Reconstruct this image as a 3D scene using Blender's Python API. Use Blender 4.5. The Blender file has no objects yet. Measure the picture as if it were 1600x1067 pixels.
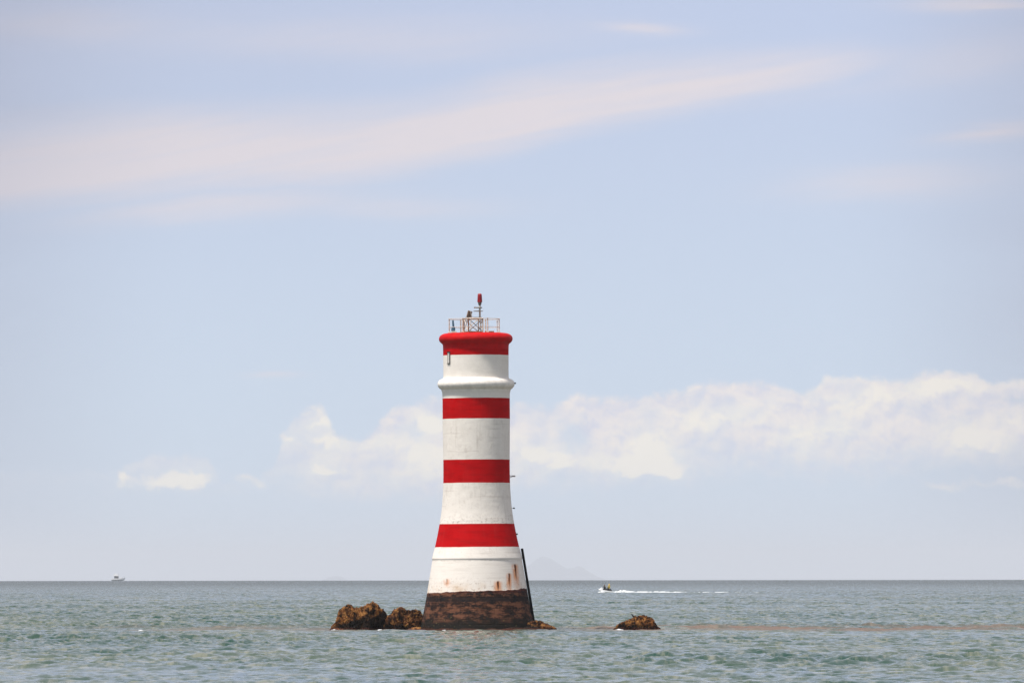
import bpy, bmesh, math, random
import numpy as np
from mathutils import Vector, Matrix, noise as mnoise

# ------------------------------------------------------------------ camera, sky, sun, exposure
F = 12000.0            # focal length in photo pixels (1600 px wide): a long telephoto
H = 3.86               # eye height above the sea
RE = 7.4e6             # earth radius with refraction: the sea curves away to a real horizon
PY0 = 894.0            # photo row of the true horizontal
DT = 517.2             # distance of the lighthouse
EXPO = 0.72
SUN_EL, SUN_AZ = 66.0, -128.0      # azimuth from +Y, clockwise (negative = to the left)

scn = bpy.context.scene
cd = bpy.data.cameras.new('camera'); cam = bpy.data.objects.new('camera', cd)
scn.collection.objects.link(cam); scn.camera = cam
cd.sensor_width = 36; cd.lens = F / 1600 * 36; cd.clip_start = 0.5; cd.clip_end = 200000
cam.location = (0, 0, H)
pitch = math.atan((PY0 - 533.5) / F)
cam.rotation_euler = (Matrix.Rotation(math.pi / 2 + pitch, 3, 'X') @ Matrix.Rotation(math.radians(-0.07), 3, 'Z')).to_euler()

scn.view_settings.view_transform = 'Standard'; scn.view_settings.look = 'None'
scn.view_settings.gamma = 1; scn.view_settings.exposure = EXPO
scn.cycles.use_denoising = True
scn.cycles.max_bounces = 8
scn.cycles.volume_bounces = 1

sl = bpy.data.lights.new('sun', 'SUN'); so = bpy.data.objects.new('sun', sl); scn.collection.objects.link(so)
sl.energy = 3.0; sl.angle = math.radians(6.0); sl.color = (1.0, 0.95, 0.88)
az, el = math.radians(SUN_AZ), math.radians(SUN_EL)
sdir = Vector((math.sin(az) * math.cos(el), math.cos(az) * math.cos(el), math.sin(el)))
so.rotation_euler = sdir.to_track_quat('Z', 'Y').to_euler(); so.location = (0, 0, 80)

# ------------------------------------------------------------------ node helpers
class N:
    """thin wrapper: a node tree in which sockets can be combined with operators"""
    def __init__(s, tree, sock): s.t, s.s = tree, sock
    def _m(s, op, *a, clamp=False):
        n = s.t.nodes.new('ShaderNodeMath'); n.operation = op; n.use_clamp = clamp
        for i, v in enumerate((s,) + a):
            if isinstance(v, N): s.t.links.new(v.s, n.inputs[i])
            else: n.inputs[i].default_value = v
        return N(s.t, n.outputs[0])
    def __add__(s, o): return s._m('ADD', o)
    __radd__ = __add__
    def __sub__(s, o): return s._m('SUBTRACT', o)
    def __rsub__(s, o): return (s * -1.0) + o
    def __mul__(s, o): return s._m('MULTIPLY', o)
    __rmul__ = __mul__
    def __truediv__(s, o): return s._m('DIVIDE', o)
    def pow(s, o): return s._m('POWER', o)
    def abs(s): return s._m('ABSOLUTE')
    def clamp(s): return s._m('ADD', 0.0, clamp=True)
    def max(s, o): return s._m('MAXIMUM', o)
    def min(s, o): return s._m('MINIMUM', o)
    def step(s, lo, hi):      # smooth 0..1 as s goes lo..hi
        n = s.t.nodes.new('ShaderNodeMapRange'); n.interpolation_type = 'SMOOTHSTEP'
        s.t.links.new(s.s, n.inputs['Value'])
        n.inputs['To Min'].default_value = 0; n.inputs['To Max'].default_value = 1
        if lo > hi:
            lo, hi = hi, lo; n.inputs['To Min'].default_value = 1; n.inputs['To Max'].default_value = 0
        n.inputs['From Min'].default_value = lo; n.inputs['From Max'].default_value = hi
        return N(s.t, n.outputs[0])
def gauss(x, y, cx, cy, sx, sy):
    a = (x - cx) / sx; b = (y - cy) / sy
    return ((a * a + b * b) * -1.0)._m('EXPONENT')
def vec(t, x, y, z=0.0):
    n = t.nodes.new('ShaderNodeCombineXYZ')
    for i, v in enumerate((x, y, z)):
        if isinstance(v, N): t.links.new(v.s, n.inputs[i])
        else: n.inputs[i].default_value = v
    return N(t, n.outputs[0])
def xyz(t, v):
    n = t.nodes.new('ShaderNodeSeparateXYZ'); t.links.new(v.s, n.inputs[0])
    return [N(t, o) for o in n.outputs]
def tex(t, v, scale=1.0, detail=4.0, rough=0.55, dist=0.0, dim='3D'):
    n = t.nodes.new('ShaderNodeTexNoise'); n.noise_dimensions = dim; t.links.new(v.s, n.inputs['Vector'])
    n.inputs['Scale'].default_value = scale; n.inputs['Detail'].default_value = detail
    n.inputs['Roughness'].default_value = rough; n.inputs['Distortion'].default_value = dist
    return N(t, n.outputs[0])
def vor(t, v, scale=1.0, detail=3.0, rough=0.5, smooth=0.6):
    n = t.nodes.new('ShaderNodeTexVoronoi'); n.feature = 'SMOOTH_F1'; t.links.new(v.s, n.inputs['Vector'])
    n.inputs['Scale'].default_value = scale; n.inputs['Detail'].default_value = detail
    n.inputs['Roughness'].default_value = rough; n.inputs['Smoothness'].default_value = smooth
    n.normalize = True
    return N(t, n.outputs['Distance'])
def curve(t, x, pts, x0, x1, y0, y1):
    n = t.nodes.new('ShaderNodeFloatCurve'); c = n.mapping.curves[0]
    P = [((a - x0) / (x1 - x0), (b - y0) / (y1 - y0)) for a, b in pts]
    while len(c.points) < len(P): c.points.new(0.5, 0.5)
    for q, (a, b) in zip(c.points, P): q.location = (a, b); q.handle_type = 'AUTO_CLAMPED'
    n.mapping.update()
    nx = ((x - x0) / (x1 - x0)).clamp()
    t.links.new(nx.s, n.inputs['Value'])
    return N(t, n.outputs[0]) * (y1 - y0) + y0
def mixc(t, f, a, b):
    n = t.nodes.new('ShaderNodeMix'); n.data_type = 'RGBA'; n.clamp_factor = True
    for k, v in ((0, f), (6, a), (7, b)):
        if isinstance(v, N): t.links.new(v.s, n.inputs[k])
        elif k == 0: n.inputs[0].default_value = v
        else: n.inputs[k].default_value = (*v, 1)
    return N(t, n.outputs[2])
def mulc(t, a, b):
    n = t.nodes.new('ShaderNodeMix'); n.data_type = 'RGBA'; n.blend_type = 'MULTIPLY'; n.inputs[0].default_value = 1
    for k, v in ((6, a), (7, b)):
        if isinstance(v, N): t.links.new(v.s, n.inputs[k])
        else: n.inputs[k].default_value = (*v, 1)
    return N(t, n.outputs[2])
def lin(r, g, b):
    f = lambda c: ((c / 255 + 0.055) / 1.055) ** 2.4 if c > 10 else c / 255 / 12.92
    return (f(r), f(g), f(b))

# ------------------------------------------------------------------ world
W = bpy.data.worlds.new('World'); scn.world = W; W.use_nodes = True
t = W.node_tree; t.nodes.clear()
S = 0.10
sky = t.nodes.new('ShaderNodeTexSky'); sky.sky_type = 'NISHITA'; sky.sun_disc = False
sky.sun_elevation = math.radians(SUN_EL); sky.sun_rotation = math.radians(SUN_AZ)
sky.air_density = 1.0; sky.dust_density = 0.6; sky.ozone_density = 1.6
tc = t.nodes.new('ShaderNodeTexCoord'); D = N(t, tc.outputs['Generated'])
dx, dy, dz = xyz(t, D)
PX = dx._m('ARCTAN2', dy) * F + 800.0          # bearing and altitude of the sky direction, in 1/12000 rad
PY = (dz._m('ARCSINE') * -F) + PY0
def cc(r, g, b): return tuple(c / S / 2 ** EXPO for c in lin(r, g, b))
base = N(t, sky.outputs[0])
alt = (PY0 - PY) / F
# thin milky veil over the whole sky, so the dome is pale rather than deep blue
base = mixc(t, alt.step(0.0, 0.5) * 0.15 + 0.50, mulc(t, base, (0.72, 0.72, 0.92)), cc(212, 215, 222))
base = mixc(t, 0.88, base, mixc(t, alt.step(0.006, 0.085), cc(203, 220, 239), cc(190, 203, 233)))
base0 = mixc(t, alt.step(0.07, 0.24), base, mixc(t, 0.60, mulc(t, N(t, sky.outputs[0]), (0.84, 0.78, 0.84)), cc(216, 211, 204)))
def T2(x, y, detail=4, rough=0.55): return tex(t, vec(t, x, y), 1.0, detail, rough, 0.0, '2D')
# high thin cirrus veils
wob = (T2(PX / 420.0 + 3.1, PY / 110.0, 5) - 0.5)
wob2 = (T2((PX + PY * 2.2) / 240.0, PY / 20.0 + 7.0, 5, 0.62) - 0.5)
top = curve(t, PX, [(-400, 250), (0, 205), (200, 186), (400, 184), (560, 176), (700, 158), (800, 132), (900, 120), (1050, 106), (1200, 97), (1330, 92), (1400, 96), (1800, 100)], -400, 1800, 0, 1067)
bot = curve(t, PX, [(-400, 380), (0, 322), (200, 306), (400, 292), (560, 282), (700, 260), (800, 238), (900, 206), (1050, 178), (1200, 148), (1330, 122), (1400, 102), (1800, 80)], -400, 1800, 0, 1067)
py = PY + wob * 20.0 + wob2 * 16.0
c1 = (py - top).step(-46, 48) * (bot - py).step(-26, 38)
st = T2((PX + PY * 2.0) / 260.0, (PY + PX * 0.16) / 24.0, 6, 0.66)
c1 = c1 * (0.45 + st * 1.1)
py2 = PY + wob * 26.0 + wob2 * 22.0
def streak(cx, cy, sx, sy, slope): return gauss(PX, py2 + (PX - cx) * slope, cx, cy, sx, sy)
c2 = streak(330, 325, 190, 20, 0.09) * 0.5 + streak(640, 325, 150, 16, 0.0) * 0.25 + streak(1010, 46, 60, 9, 0.0) * 0.5 + streak(1560, 207, 90, 12, 0.1) * 0.6 \
   + streak(1400, 285, 160, 28, 0.05) * 0.4 + streak(1540, 12, 110, 10, 0.0) * 0.7 + streak(430, 583, 42, 5, 0.0) * 0.35 + streak(60, 40, 160, 22, 0.0) * 0.4 \
   + streak(1510, 95, 150, 32, 0.12) * 0.3 + streak(560, 60, 330, 34, 0.0) * 0.3 + streak(1150, 165, 280, 14, 0.1) * 0.12
cir = (c1.max(c2 * (0.6 + st * 1.4))).clamp()
skyc = mixc(t, cir * 0.95, base, cc(229, 221, 226))
vignette = (PX.step(330, -180) * PX.step(-3400, -700) * 0.55 + PX.step(1280, 1760) * PX.step(4600, 2300) * 0.62) + gauss(PX, PY, -60, 0, 700, 280) * 0.30  # lens-like darkening toward the view's edges, painted into the sky colour
skyc = mixc(t, vignette.clamp() * (0.85 + wob * 0.4), skyc, cc(164, 168, 188))
# cumulus bank low over the sea
w1 = T2(PX / 55.0, PY / 45.0, 3, 0.55) - 0.5; w2 = T2(PX / 55.0 + 40.0, PY / 45.0 + 9.0, 3, 0.55) - 0.5
def billow(ox, oy):
    n = t.nodes.new('ShaderNodeTexVoronoi'); n.voronoi_dimensions = '2D'; n.feature = 'F1'; n.normalize = True
    n.inputs['Scale'].default_value = 1.0; n.inputs['Detail'].default_value = 3.0; n.inputs['Roughness'].default_value = 0.58; n.inputs['Lacunarity'].default_value = 2.1
    t.links.new(vec(t, (PX + ox) / 46.0 + w1 * 0.7, (PY + oy) / 38.0 + w2 * 0.7).s, n.inputs['Vector'])
    return 1.0 - N(t, n.outputs['Distance'])      # high in the middle of each puff
B0 = billow(0, 0); B1 = billow(-8, -11)
ft = T2(PX / 42.0, PY / 36.0, 6, 0.62) - 0.5
TP = curve(t, PX, [(-400, 760), (100, 742), (170, 742), (230, 722), (300, 716), (335, 735), (350, 758), (420, 740), (440, 700), (470, 650), (500, 638), (530, 692), (560, 690), (605, 655), (650, 634), (700, 628),
                   (780, 640), (850, 640), (910, 626), (960, 630), (1010, 624), (1060, 622), (1100, 608), (1160, 604), (1215, 606), (1262, 620), (1295, 599), (1360, 598), (1400, 602), (1440, 590), (1515, 587), (1555, 609), (1600, 604), (1800, 640)], -400, 1800, 500, 1000)
BT = curve(t, PX, [(-400, 780), (180, 768), (340, 772), (430, 770), (520, 790), (690, 792), (800, 772), (950, 762), (1080, 756), (1200, 740), (1300, 750), (1450, 735), (1600, 735), (1800, 740)], -400, 1800, 500, 1000)
e = PY - TP + (B0 - 0.55) * 30.0 + ft * 14.0 + 5.0
mask = e.step(-3, 11) * (PY - BT + ft * 60.0).step(20, -62)
amt = curve(t, PX, [(-400, 0.1), (120, 0.2), (200, 0.45), (335, 0.5), (360, 0.3), (430, 0.5), (520, 0.72), (600, 0.9), (800, 0.95), (1000, 0.95), (1200, 0.97), (1300, 0.92), (1800, 0.92)], -400, 1800, 0, 1)
px3 = PX + w1 * 60.0; py3 = PY + w2 * 50.0 + ft * 20.0
holes = gauss(px3, py3, 645, 678, 26, 16) * 0.6 + gauss(px3, py3, 893, 688, 24, 24) * 0.8 + gauss(px3, py3, 545, 660, 26, 26) * 0.5 + gauss(px3, py3, 1590, 626, 30, 7) * 0.7 + gauss(px3, py3, 1110, 705, 60, 26) * 0.4
thin = (T2(PX / 90.0 + 5.0, PY / 60.0, 5, 0.6)).step(0.34, 0.58)
den = (mask * amt * (1.0 - holes) * (thin * 0.25 + 0.75)).clamp()
wx = PX + w1 * 44.0 + ft * 14.0; wy = PY + w2 * 34.0 + ft * 12.0 + (0.55 - B0) * 26.0
cl = None
for (cx, cy, sx, sy, a) in [(1015, 690, 42, 24, .8), (990, 722, 68, 16, .75), (1040, 728, 42, 12, .38), (835, 700, 40, 24, .65), (880, 716, 32, 18, .5), (808, 738, 20, 12, .4), (1105, 650, 52, 18, .55),
        (1255, 680, 34, 24, .6), (1320, 668, 46, 18, .45), (1340, 625, 54, 20, .55), (1480, 602, 52, 11, .8), (1400, 612, 40, 10, .4), (1510, 680, 54, 26, .65), (1560, 700, 26, 18, .4), (1590, 648, 40, 18, .35), (1180, 640, 50, 24, .25),
        (494, 650, 14, 20, .6), (505, 690, 32, 15, .65), (500, 727, 34, 13, .75), (450, 680, 12, 9, .5), (600, 690, 56, 20, .35), (670, 655, 34, 20, .7), (668, 712, 38, 24, .8), (590, 745, 50, 14, .25), (490, 766, 34, 7, .4),
        (298, 742, 38, 17, .8), (245, 750, 40, 13, .5), (193, 740, 17, 14, .55), (400, 745, 32, 12, .4), (1470, 757, 40, 12, .35), (1570, 752, 70, 10, .35)]:
    g = gauss(wx, wy, cx, cy, sx, sy) * a
    cl = g if cl is None else cl + g
rel = ((B0 - B1) * 2.6 + 0.5 + ft * 0.6).clamp()
lit = (cl * 1.2 * (0.65 + rel * 0.75) + rel * 0.15).clamp()
den2 = den.max((cl * 1.5 + ft * 0.5 - 0.18).step(0.0, 0.7) * 0.88)
den2 = den2 * (PY.step(806, 760))
body = mixc(t, rel * 0.9, cc(216, 217, 232), cc(246, 236, 232))
rim = e.step(26, 5) * (PX.step(1180, 1330) * 0.55 + 0.22) * (0.6 + ft)
ccol = mixc(t, (lit * 1.25).max(rim), body, cc(255, 247, 233))
ccol = mixc(t, PX.step(1200, 1800) * 0.34, ccol, cc(206, 198, 200))
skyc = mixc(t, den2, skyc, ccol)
# the clouds stand in one stretch of sky; elsewhere the plain pale dome
box = alt.step(0.100, 0.085) * dy.step(0.9, 0.92) * dz.step(-0.004, -0.003) * PX.abs().step(4200, 2600)
bg0 = t.nodes.new('ShaderNodeBackground'); bg0.inputs[1].default_value = S; t.links.new(base0.s, bg0.inputs[0])
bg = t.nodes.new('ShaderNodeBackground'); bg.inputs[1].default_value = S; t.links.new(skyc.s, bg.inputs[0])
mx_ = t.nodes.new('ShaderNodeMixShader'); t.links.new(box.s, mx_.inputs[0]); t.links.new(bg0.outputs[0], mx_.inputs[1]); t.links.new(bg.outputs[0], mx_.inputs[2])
ow = t.nodes.new('ShaderNodeOutputWorld'); t.links.new(mx_.outputs[0], ow.inputs[0])
W.cycles.sampling_method = 'MANUAL'; W.cycles.sample_map_resolution = 512

# ------------------------------------------------------------------ object helpers
C = scn.collection
def sea_z(d): return -d * d / (2 * RE)
def at(px, py, d=DT): return Vector(((px - 800) / F * d, d, H + (PY0 - py) / F * d))
def tag(o, label=None, cat=None, group=None, kind=None):
    if label: o['label'] = label
    if cat: o['category'] = cat
    if group: o['group'] = group
    if kind: o['kind'] = kind
    return o
def empty(name, loc=(0, 0, 0), rot=(0, 0, 0)):
    o = bpy.data.objects.new(name, None); C.objects.link(o); o.location = loc; o.rotation_euler = rot
    o.empty_display_size = 0.3
    return o
def mesh_obj(name, verts, faces, mat, parent=None, smooth=False):
    me = bpy.data.meshes.new(name); me.from_pydata([tuple(v) for v in verts], [], faces); me.update()
    if smooth: me.polygons.foreach_set('use_smooth', [True] * len(me.polygons))
    me.materials.append(mat)
    o = bpy.data.objects.new(name, me); C.objects.link(o)
    if parent: o.parent = parent
    return o
class MB:
    def __init__(s): s.v, s.f = [], []
    def add(s, v, f):
        k = len(s.v); s.v += [Vector(a) for a in v]; s.f += [tuple(i + k for i in q) for q in f]; return s
    def box(s, c, d, rot=None):
        x, y, z = d[0] / 2, d[1] / 2, d[2] / 2
        b = min(d) * 0.12
        bm = bmesh.new(); bmesh.ops.create_cube(bm, size=1)
        for q in bm.verts: q.co = Vector((q.co.x * d[0], q.co.y * d[1], q.co.z * d[2]))
        bmesh.ops.bevel(bm, geom=list(bm.edges), offset=b, segments=1, affect='EDGES')
        m = rot or Matrix.Identity(3)
        bm.verts.index_update()
        vs = [m @ q.co + Vector(c) for q in bm.verts]; fs = [[w.index for w in p.verts] for p in bm.faces]
        bm.free(); return s.add(vs, fs)
    def tube(s, pts, rad, n=8, cap=True):
        pts = [Vector(p) for p in pts]; rad = rad if isinstance(rad, (list, tuple)) else [rad] * len(pts)
        vs, fs = [], []
        for i, p in enumerate(pts):
            d = (pts[min(i + 1, len(pts) - 1)] - pts[max(i - 1, 0)]).normalized()
            a = d.cross(Vector((0, 0, 1)) if abs(d.z) < 0.9 else Vector((1, 0, 0))).normalized(); b = d.cross(a)
            for k in range(n):
                w = 2 * math.pi * k / n
                vs.append(p + (a * math.cos(w) + b * math.sin(w)) * rad[i])
        for i in range(len(pts) - 1):
            for k in range(n):
                fs.append((i * n + k, i * n + (k + 1) % n, (i + 1) * n + (k + 1) % n, (i + 1) * n + k))
        if cap: fs += [tuple(range(n))[::-1], tuple((len(pts) - 1) * n + k for k in range(n))]
        return s.add(vs, fs)
    def lathe(s, prof, n=96, cx=0, cy=0, cap=False):
        vs, fs = [], []
        for (r, z) in prof:
            for k in range(n):
                w = 2 * math.pi * k / n; vs.append((cx + r * math.cos(w), cy + r * math.sin(w), z))
        for i in range(len(prof) - 1):
            for k in range(n):
                fs.append((i * n + k, i * n + (k + 1) % n, (i + 1) * n + (k + 1) % n, (i + 1) * n + k))
        if cap: fs += [tuple(range(n))[::-1], tuple((len(prof) - 1) * n + k for k in range(n))]
        return s.add(vs, fs)
    def build(s, name, mat, parent=None, smooth=False, auto=None):
        o = mesh_obj(name, s.v, s.f, mat, parent, smooth)
        if auto is not None:
            me = o.data
            me.set_sharp_from_angle(angle=math.radians(auto))
        return o
def mat(name, col=(0.5, 0.5, 0.5), rough=0.6, metal=0.0, var=0.0, vscale=8.0, bump=0.0, spec=None, build=None):
    m = bpy.data.materials.new(name); m.use_nodes = True; t = m.node_tree
    p = t.nodes['Principled BSDF']; p.inputs['Roughness'].default_value = rough; p.inputs['Metallic'].default_value = metal
    if spec is not None: p.inputs['Specular IOR Level'].default_value = spec
    p.inputs['Base Color'].default_value = (*col, 1)
    tcn = t.nodes.new('ShaderNodeTexCoord'); ob = N(t, tcn.outputs['Object'])
    if build: build(t, p, ob)
    else:
        n = tex(t, ob, vscale, 5, 0.6)
        k = max(var, 0.06)
        t.links.new(mixc(t, n.step(0.3, 0.7), tuple(c * (1 - k) for c in col), tuple(min(1, c * (1 + k)) for c in col)).s, p.inputs['Base Color'])
        if bump:
            b = t.nodes.new('ShaderNodeBump'); b.inputs['Distance'].default_value = bump
            t.links.new(n.s, b.inputs['Height']); t.links.new(b.outputs[0], p.inputs['Normal'])
    return m
def bumpto(t, p, h, dist, strength=1.0):
    b = t.nodes.new('ShaderNodeBump'); b.inputs['Distance'].default_value = dist; b.inputs['Strength'].default_value = strength
    t.links.new(h.s, b.inputs['Height']); t.links.new(b.outputs[0], p.inputs['Normal'])

# ------------------------------------------------------------------ sea (curves with the earth)
def waves(X, Y, dr, seed=5):
    """sum of wind-sea wave trains; short ones fade where the mesh can no longer carry them"""
    rng = np.random.default_rng(seed)
    Z = np.zeros_like(X); nrm = 0
    gust = 1 + 0.45 * np.sin(X * 0.031 + Y * 0.017 + 1.3 * np.sin(Y * 0.009)) * np.sin(Y * 0.023 + 0.7) + 0.25 * np.sin(Y * 0.061 + X * 0.021)
    for i in range(84):
        lam = 0.38 * (5.2 / 0.38) ** rng.random() ** 1.35
        th = math.radians(rng.normal(-75, 44)); k = 2 * math.pi / lam
        a = SEA_A * lam ** 0.80 * rng.uniform(0.5, 1.2)
        kx, ky = k * math.cos(th), k * math.sin(th)
        fade = np.clip(1.6 - 4.0 * dr * abs(ky) / (2 * math.pi), 0, 1)
        g = gust if lam < 4 else 1
        ph = X * kx + Y * ky + rng.uniform(0, 6.28)
        s_ = np.sin(ph)
        Z += (a * fade * g) * (s_ + 0.22 * np.cos(2 * ph))
    return Z.astype(np.float32)
SEA_A = 0.0092
def build_sea():
    rs = [95.0]
    while rs[-1] < 9500:
        r = rs[-1]
        dr = 0.32 if r < 205 else 0.25 if r < 640 else 0.25 + (r - 640) / 860 * 0.75 if r < 1500 else 1.0 + (r - 1500) / 8000 * 12
        rs.append(r + dr)
    rs = np.array(rs, np.float32); dr = np.gradient(rs)
    A = math.radians(19); b_ = math.radians(4.5)
    side = np.linspace(0, 1, 131)[1:]; side = b_ + (A - b_) * (0.45 * side + 0.55 * side ** 2)
    a = np.concatenate([-side[::-1], np.linspace(-b_, b_, 430), side]).astype(np.float32); nc = len(a)
    R_, A_ = np.meshgrid(rs, a, indexing='ij'); DR = np.repeat(dr[:, None], nc, 1)
    X = R_ * np.sin(A_); Y = R_ * np.cos(A_)
    Z = waves(X, Y, DR)
    edge = np.clip((A - np.abs(A_)) / math.radians(1.0), 0, 1) * np.clip((R_ - 95) / 12, 0, 1) * np.clip((9500 - R_) / 300, 0, 1)
    # calmer shallow water over the reef beside the tower
    calm = 1 - 0.35 * np.exp(-((Y - DT) / 16) ** 2)
    Z = Z * edge * calm - R_ ** 2 / (2 * RE)
    V = [np.stack([X, Y, Z], -1).reshape(-1, 3)]
    nr = len(rs)
    i = np.arange(nr - 1)[:, None] * nc + np.arange(nc - 1)[None, :]
    Fc = [np.stack([i, i + 1, i + nc + 1, i + nc], -1).reshape(-1, 4)]
    off = nr * nc
    def patch(rr, aa):
        nonlocal off
        R2, A2 = np.meshgrid(np.array(rr, np.float32), np.array(aa, np.float32), indexing='ij')
        v = np.stack([R2 * np.sin(A2), R2 * np.cos(A2), -R2 ** 2 / (2 * RE)], -1).reshape(-1, 3)
        m, n = R2.shape
        j = np.arange(m - 1)[:, None] * n + np.arange(n - 1)[None, :] + off
        V.append(v); Fc.append(np.stack([j, j + 1, j + n + 1, j + n], -1).reshape(-1, 4)); off += m * n
    patch(np.geomspace(0.5, 95, 30), np.linspace(-A, A, 12))
    patch(np.geomspace(9500, 106000, 34), np.linspace(-A, A, 12))
    patch(np.geomspace(0.5, 29000, 90), np.linspace(A, 2 * math.pi - A, 120))
    V = np.concatenate(V).astype(np.float32); Q = np.concatenate(Fc)[:, ::-1].astype(np.int32)
    me = bpy.data.meshes.new('sea'); me.vertices.add(len(V)); me.vertices.foreach_set('co', V.ravel())
    me.loops.add(Q.size); me.loops.foreach_set('vertex_index', Q.ravel())
    me.polygons.add(len(Q)); me.polygons.foreach_set('loop_start', np.arange(0, Q.size, 4, dtype=np.int32))
    me.polygons.foreach_set('use_smooth', np.ones(len(Q), bool))
    me.update(calc_edges=True); return me
def sea_nodes(t, p, ob):
    x, y, z = xyz(t, ob)
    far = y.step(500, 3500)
    n1 = tex(t, vec(t, x / 16.0, y / 90.0, 0.0), 1.0, 4, 0.6)
    n2 = tex(t, vec(t, x / 0.8, y / 5.0, 0.0), 1.0, 5, 0.68)
    col = mixc(t, n1.step(0.35, 0.7), (0.009, 0.050, 0.036), (0.085, 0.112, 0.078))
    col = mixc(t, n2.step(0.46, 0.66) * 0.6, col, (0.265, 0.26, 0.20))
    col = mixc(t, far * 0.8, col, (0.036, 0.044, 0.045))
    # weed-covered reef just under the surface, a long low line through the tower's foot
    rn = tex(t, vec(t, x / 7.0, y / 16.0, 4.0), 1.0, 4, 0.6)
    yy = y + (tex(t, vec(t, x / 9.0, 0.0, 9.0), 1.0, 4, 0.6) - 0.5) * 34.0
    reef = (yy - (DT + 6.0)).abs().step(34, 8) * rn.step(0.34, 0.60)
    w = x.step(3, 9) * 0.95 + x.step(-6, -12) * 0.5 * x.step(-34, -20) + x.abs().step(12, 6) * 0.35
    reef = (reef * w).clamp()
    col = mixc(t, reef * 0.85, col, (0.20, 0.125, 0.105))
    t.links.new(col.s, p.inputs['Base Color'])
    p.inputs['IOR'].default_value = 1.333
    t.links.new((0.09 + far * 0.12 + reef * 0.5).s, p.inputs['Roughness'])
    t.links.new((0.5 - reef * 0.30).s, p.inputs['Specular IOR Level'])
    # ripples finer than the mesh, as a tilt of the normal that does not fade with distance
    nn = t.nodes.new('ShaderNodeTexNoise'); nn.inputs['Scale'].default_value = 1.0; nn.inputs['Detail'].default_value = 4; nn.inputs['Roughness'].default_value = 0.62
    t.links.new(vec(t, x * 1.5, y * 1.5, 0.0).s, nn.inputs['Vector'])
    sc_ = t.nodes.new('ShaderNodeSeparateColor'); t.links.new(nn.outputs['Color'], sc_.inputs[0])
    gust = tex(t, vec(t, x / 30.0, y / 170.0, 0.0), 1.0, 4, 0.62).step(0.36, 0.64)
    # beyond the finely modelled stretch the ripples carry all of the roughness
    rr_ = (x * x + y * y).pow(0.5)
    coarse = (x.abs() / rr_).step(0.315, 0.34).max(rr_.step(112, 95)).max(y.step(5, -5))
    k = 0.5 + gust * 1.1 + far * 1.3 + coarse * 1.5
    geo = t.nodes.new('ShaderNodeNewGeometry')
    gx_, gy_, gz_ = xyz(t, N(t, geo.outputs['Normal']))
    vn = vec(t, gx_ + (N(t, sc_.outputs[0]) - 0.5) * k, gy_ + (N(t, sc_.outputs[1]) - 0.5) * k - far * 0.16, gz_)
    nz = t.nodes.new('ShaderNodeVectorMath'); nz.operation = 'NORMALIZE'; t.links.new(vn.s, nz.inputs[0])
    t.links.new(nz.outputs[0], p.inputs['Normal'])
sea = bpy.data.objects.new('sea', build_sea()); C.objects.link(sea); tag(sea, kind='structure')
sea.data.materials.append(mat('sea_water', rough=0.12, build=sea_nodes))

# ------------------------------------------------------------------ far hill
def hill():
    d = 100000.0; k = d / F
    prof = [(780, 898), (800, 893), (815, 888), (828, 880), (838, 871), (847, 866), (856, 868), (866, 874), (876, 881), (886, 886), (895, 885), (904, 882), (912, 886), (922, 893), (934, 899), (950, 906), (965, 912)]
    prof2 = [(490, 912), (505, 904), (515, 899), (525, 897), (535, 899), (545, 904), (560, 912)]
    vs, fs = [], []
    for pr in (prof, prof2):
        xs = np.linspace(pr[0][0], pr[-1][0], 150); ys = np.interp(xs, [a for a, b in pr], [b for a, b in pr])
        k0 = len(vs); m = 14
        for i, (x, y) in enumerate(zip(xs, ys)):
            zt = H + (PY0 - y) * k
            zt += 9 * mnoise.fractal((x * 0.08, y * 0.05, 0), 1.0, 2.0, 4)
            for j in range(m):
                u = j / (m - 1) * 2 - 1
                zz = -700 + (zt + 700) * (1 - abs(u) ** 1.5) + 5 * mnoise.noise((x * 0.1, u * 4, 3)) * (1 - abs(u))
                vs.append(((x - 800) * k, d + u * 1500, zz))
        for i in range(len(xs) - 1):
            for j in range(m - 1):
                a = k0 + i * m + j; fs.append((a, a + m, a + m + 1, a + 1))
    o = mesh_obj('hills', vs, fs, mat('hill_scrub', (0.03, 0.05, 0.085), 0.9, vscale=0.002, var=0.2), smooth=True)
    tag(o, kind='structure')
hill()

# ------------------------------------------------------------------ lighthouse
px2m = DT / F
TX = (745.6 - 800) * px2m
def zz(py): return H + (PY0 - py) * px2m - sea_z(DT) * 0
LH = empty('lighthouse', (TX, DT, 0), (0, math.radians(-0.28), 0))
tag(LH, 'tall round lighthouse tower painted in red and white bands, brown at its foot', 'lighthouse')
def prof(pts, sub=1):
    return [(r * px2m, zz(y)) for r, y in pts]
def spl(pts, n):       # smooth resample of a profile, Catmull-Rom
    out = []
    for i in range(len(pts) - 1):
        p0 = pts[max(i - 1, 0)]; p1 = pts[i]; p2 = pts[i + 1]; p3 = pts[min(i + 2, len(pts) - 1)]
        for j in range(n):
            u = j / n
            out.append(tuple(0.5 * ((2 * p1[c]) + (-p0[c] + p2[c]) * u + (2 * p0[c] - 5 * p1[c] + 4 * p2[c] - p3[c]) * u * u + (-p0[c] + 3 * p1[c] - 3 * p2[c] + p3[c]) * u ** 3) for c in (0, 1)))
    return out + [pts[-1]]
RED = (0.50, 0.0030, 0.0050); WHITE = (0.86, 0.80, 0.73)
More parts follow.
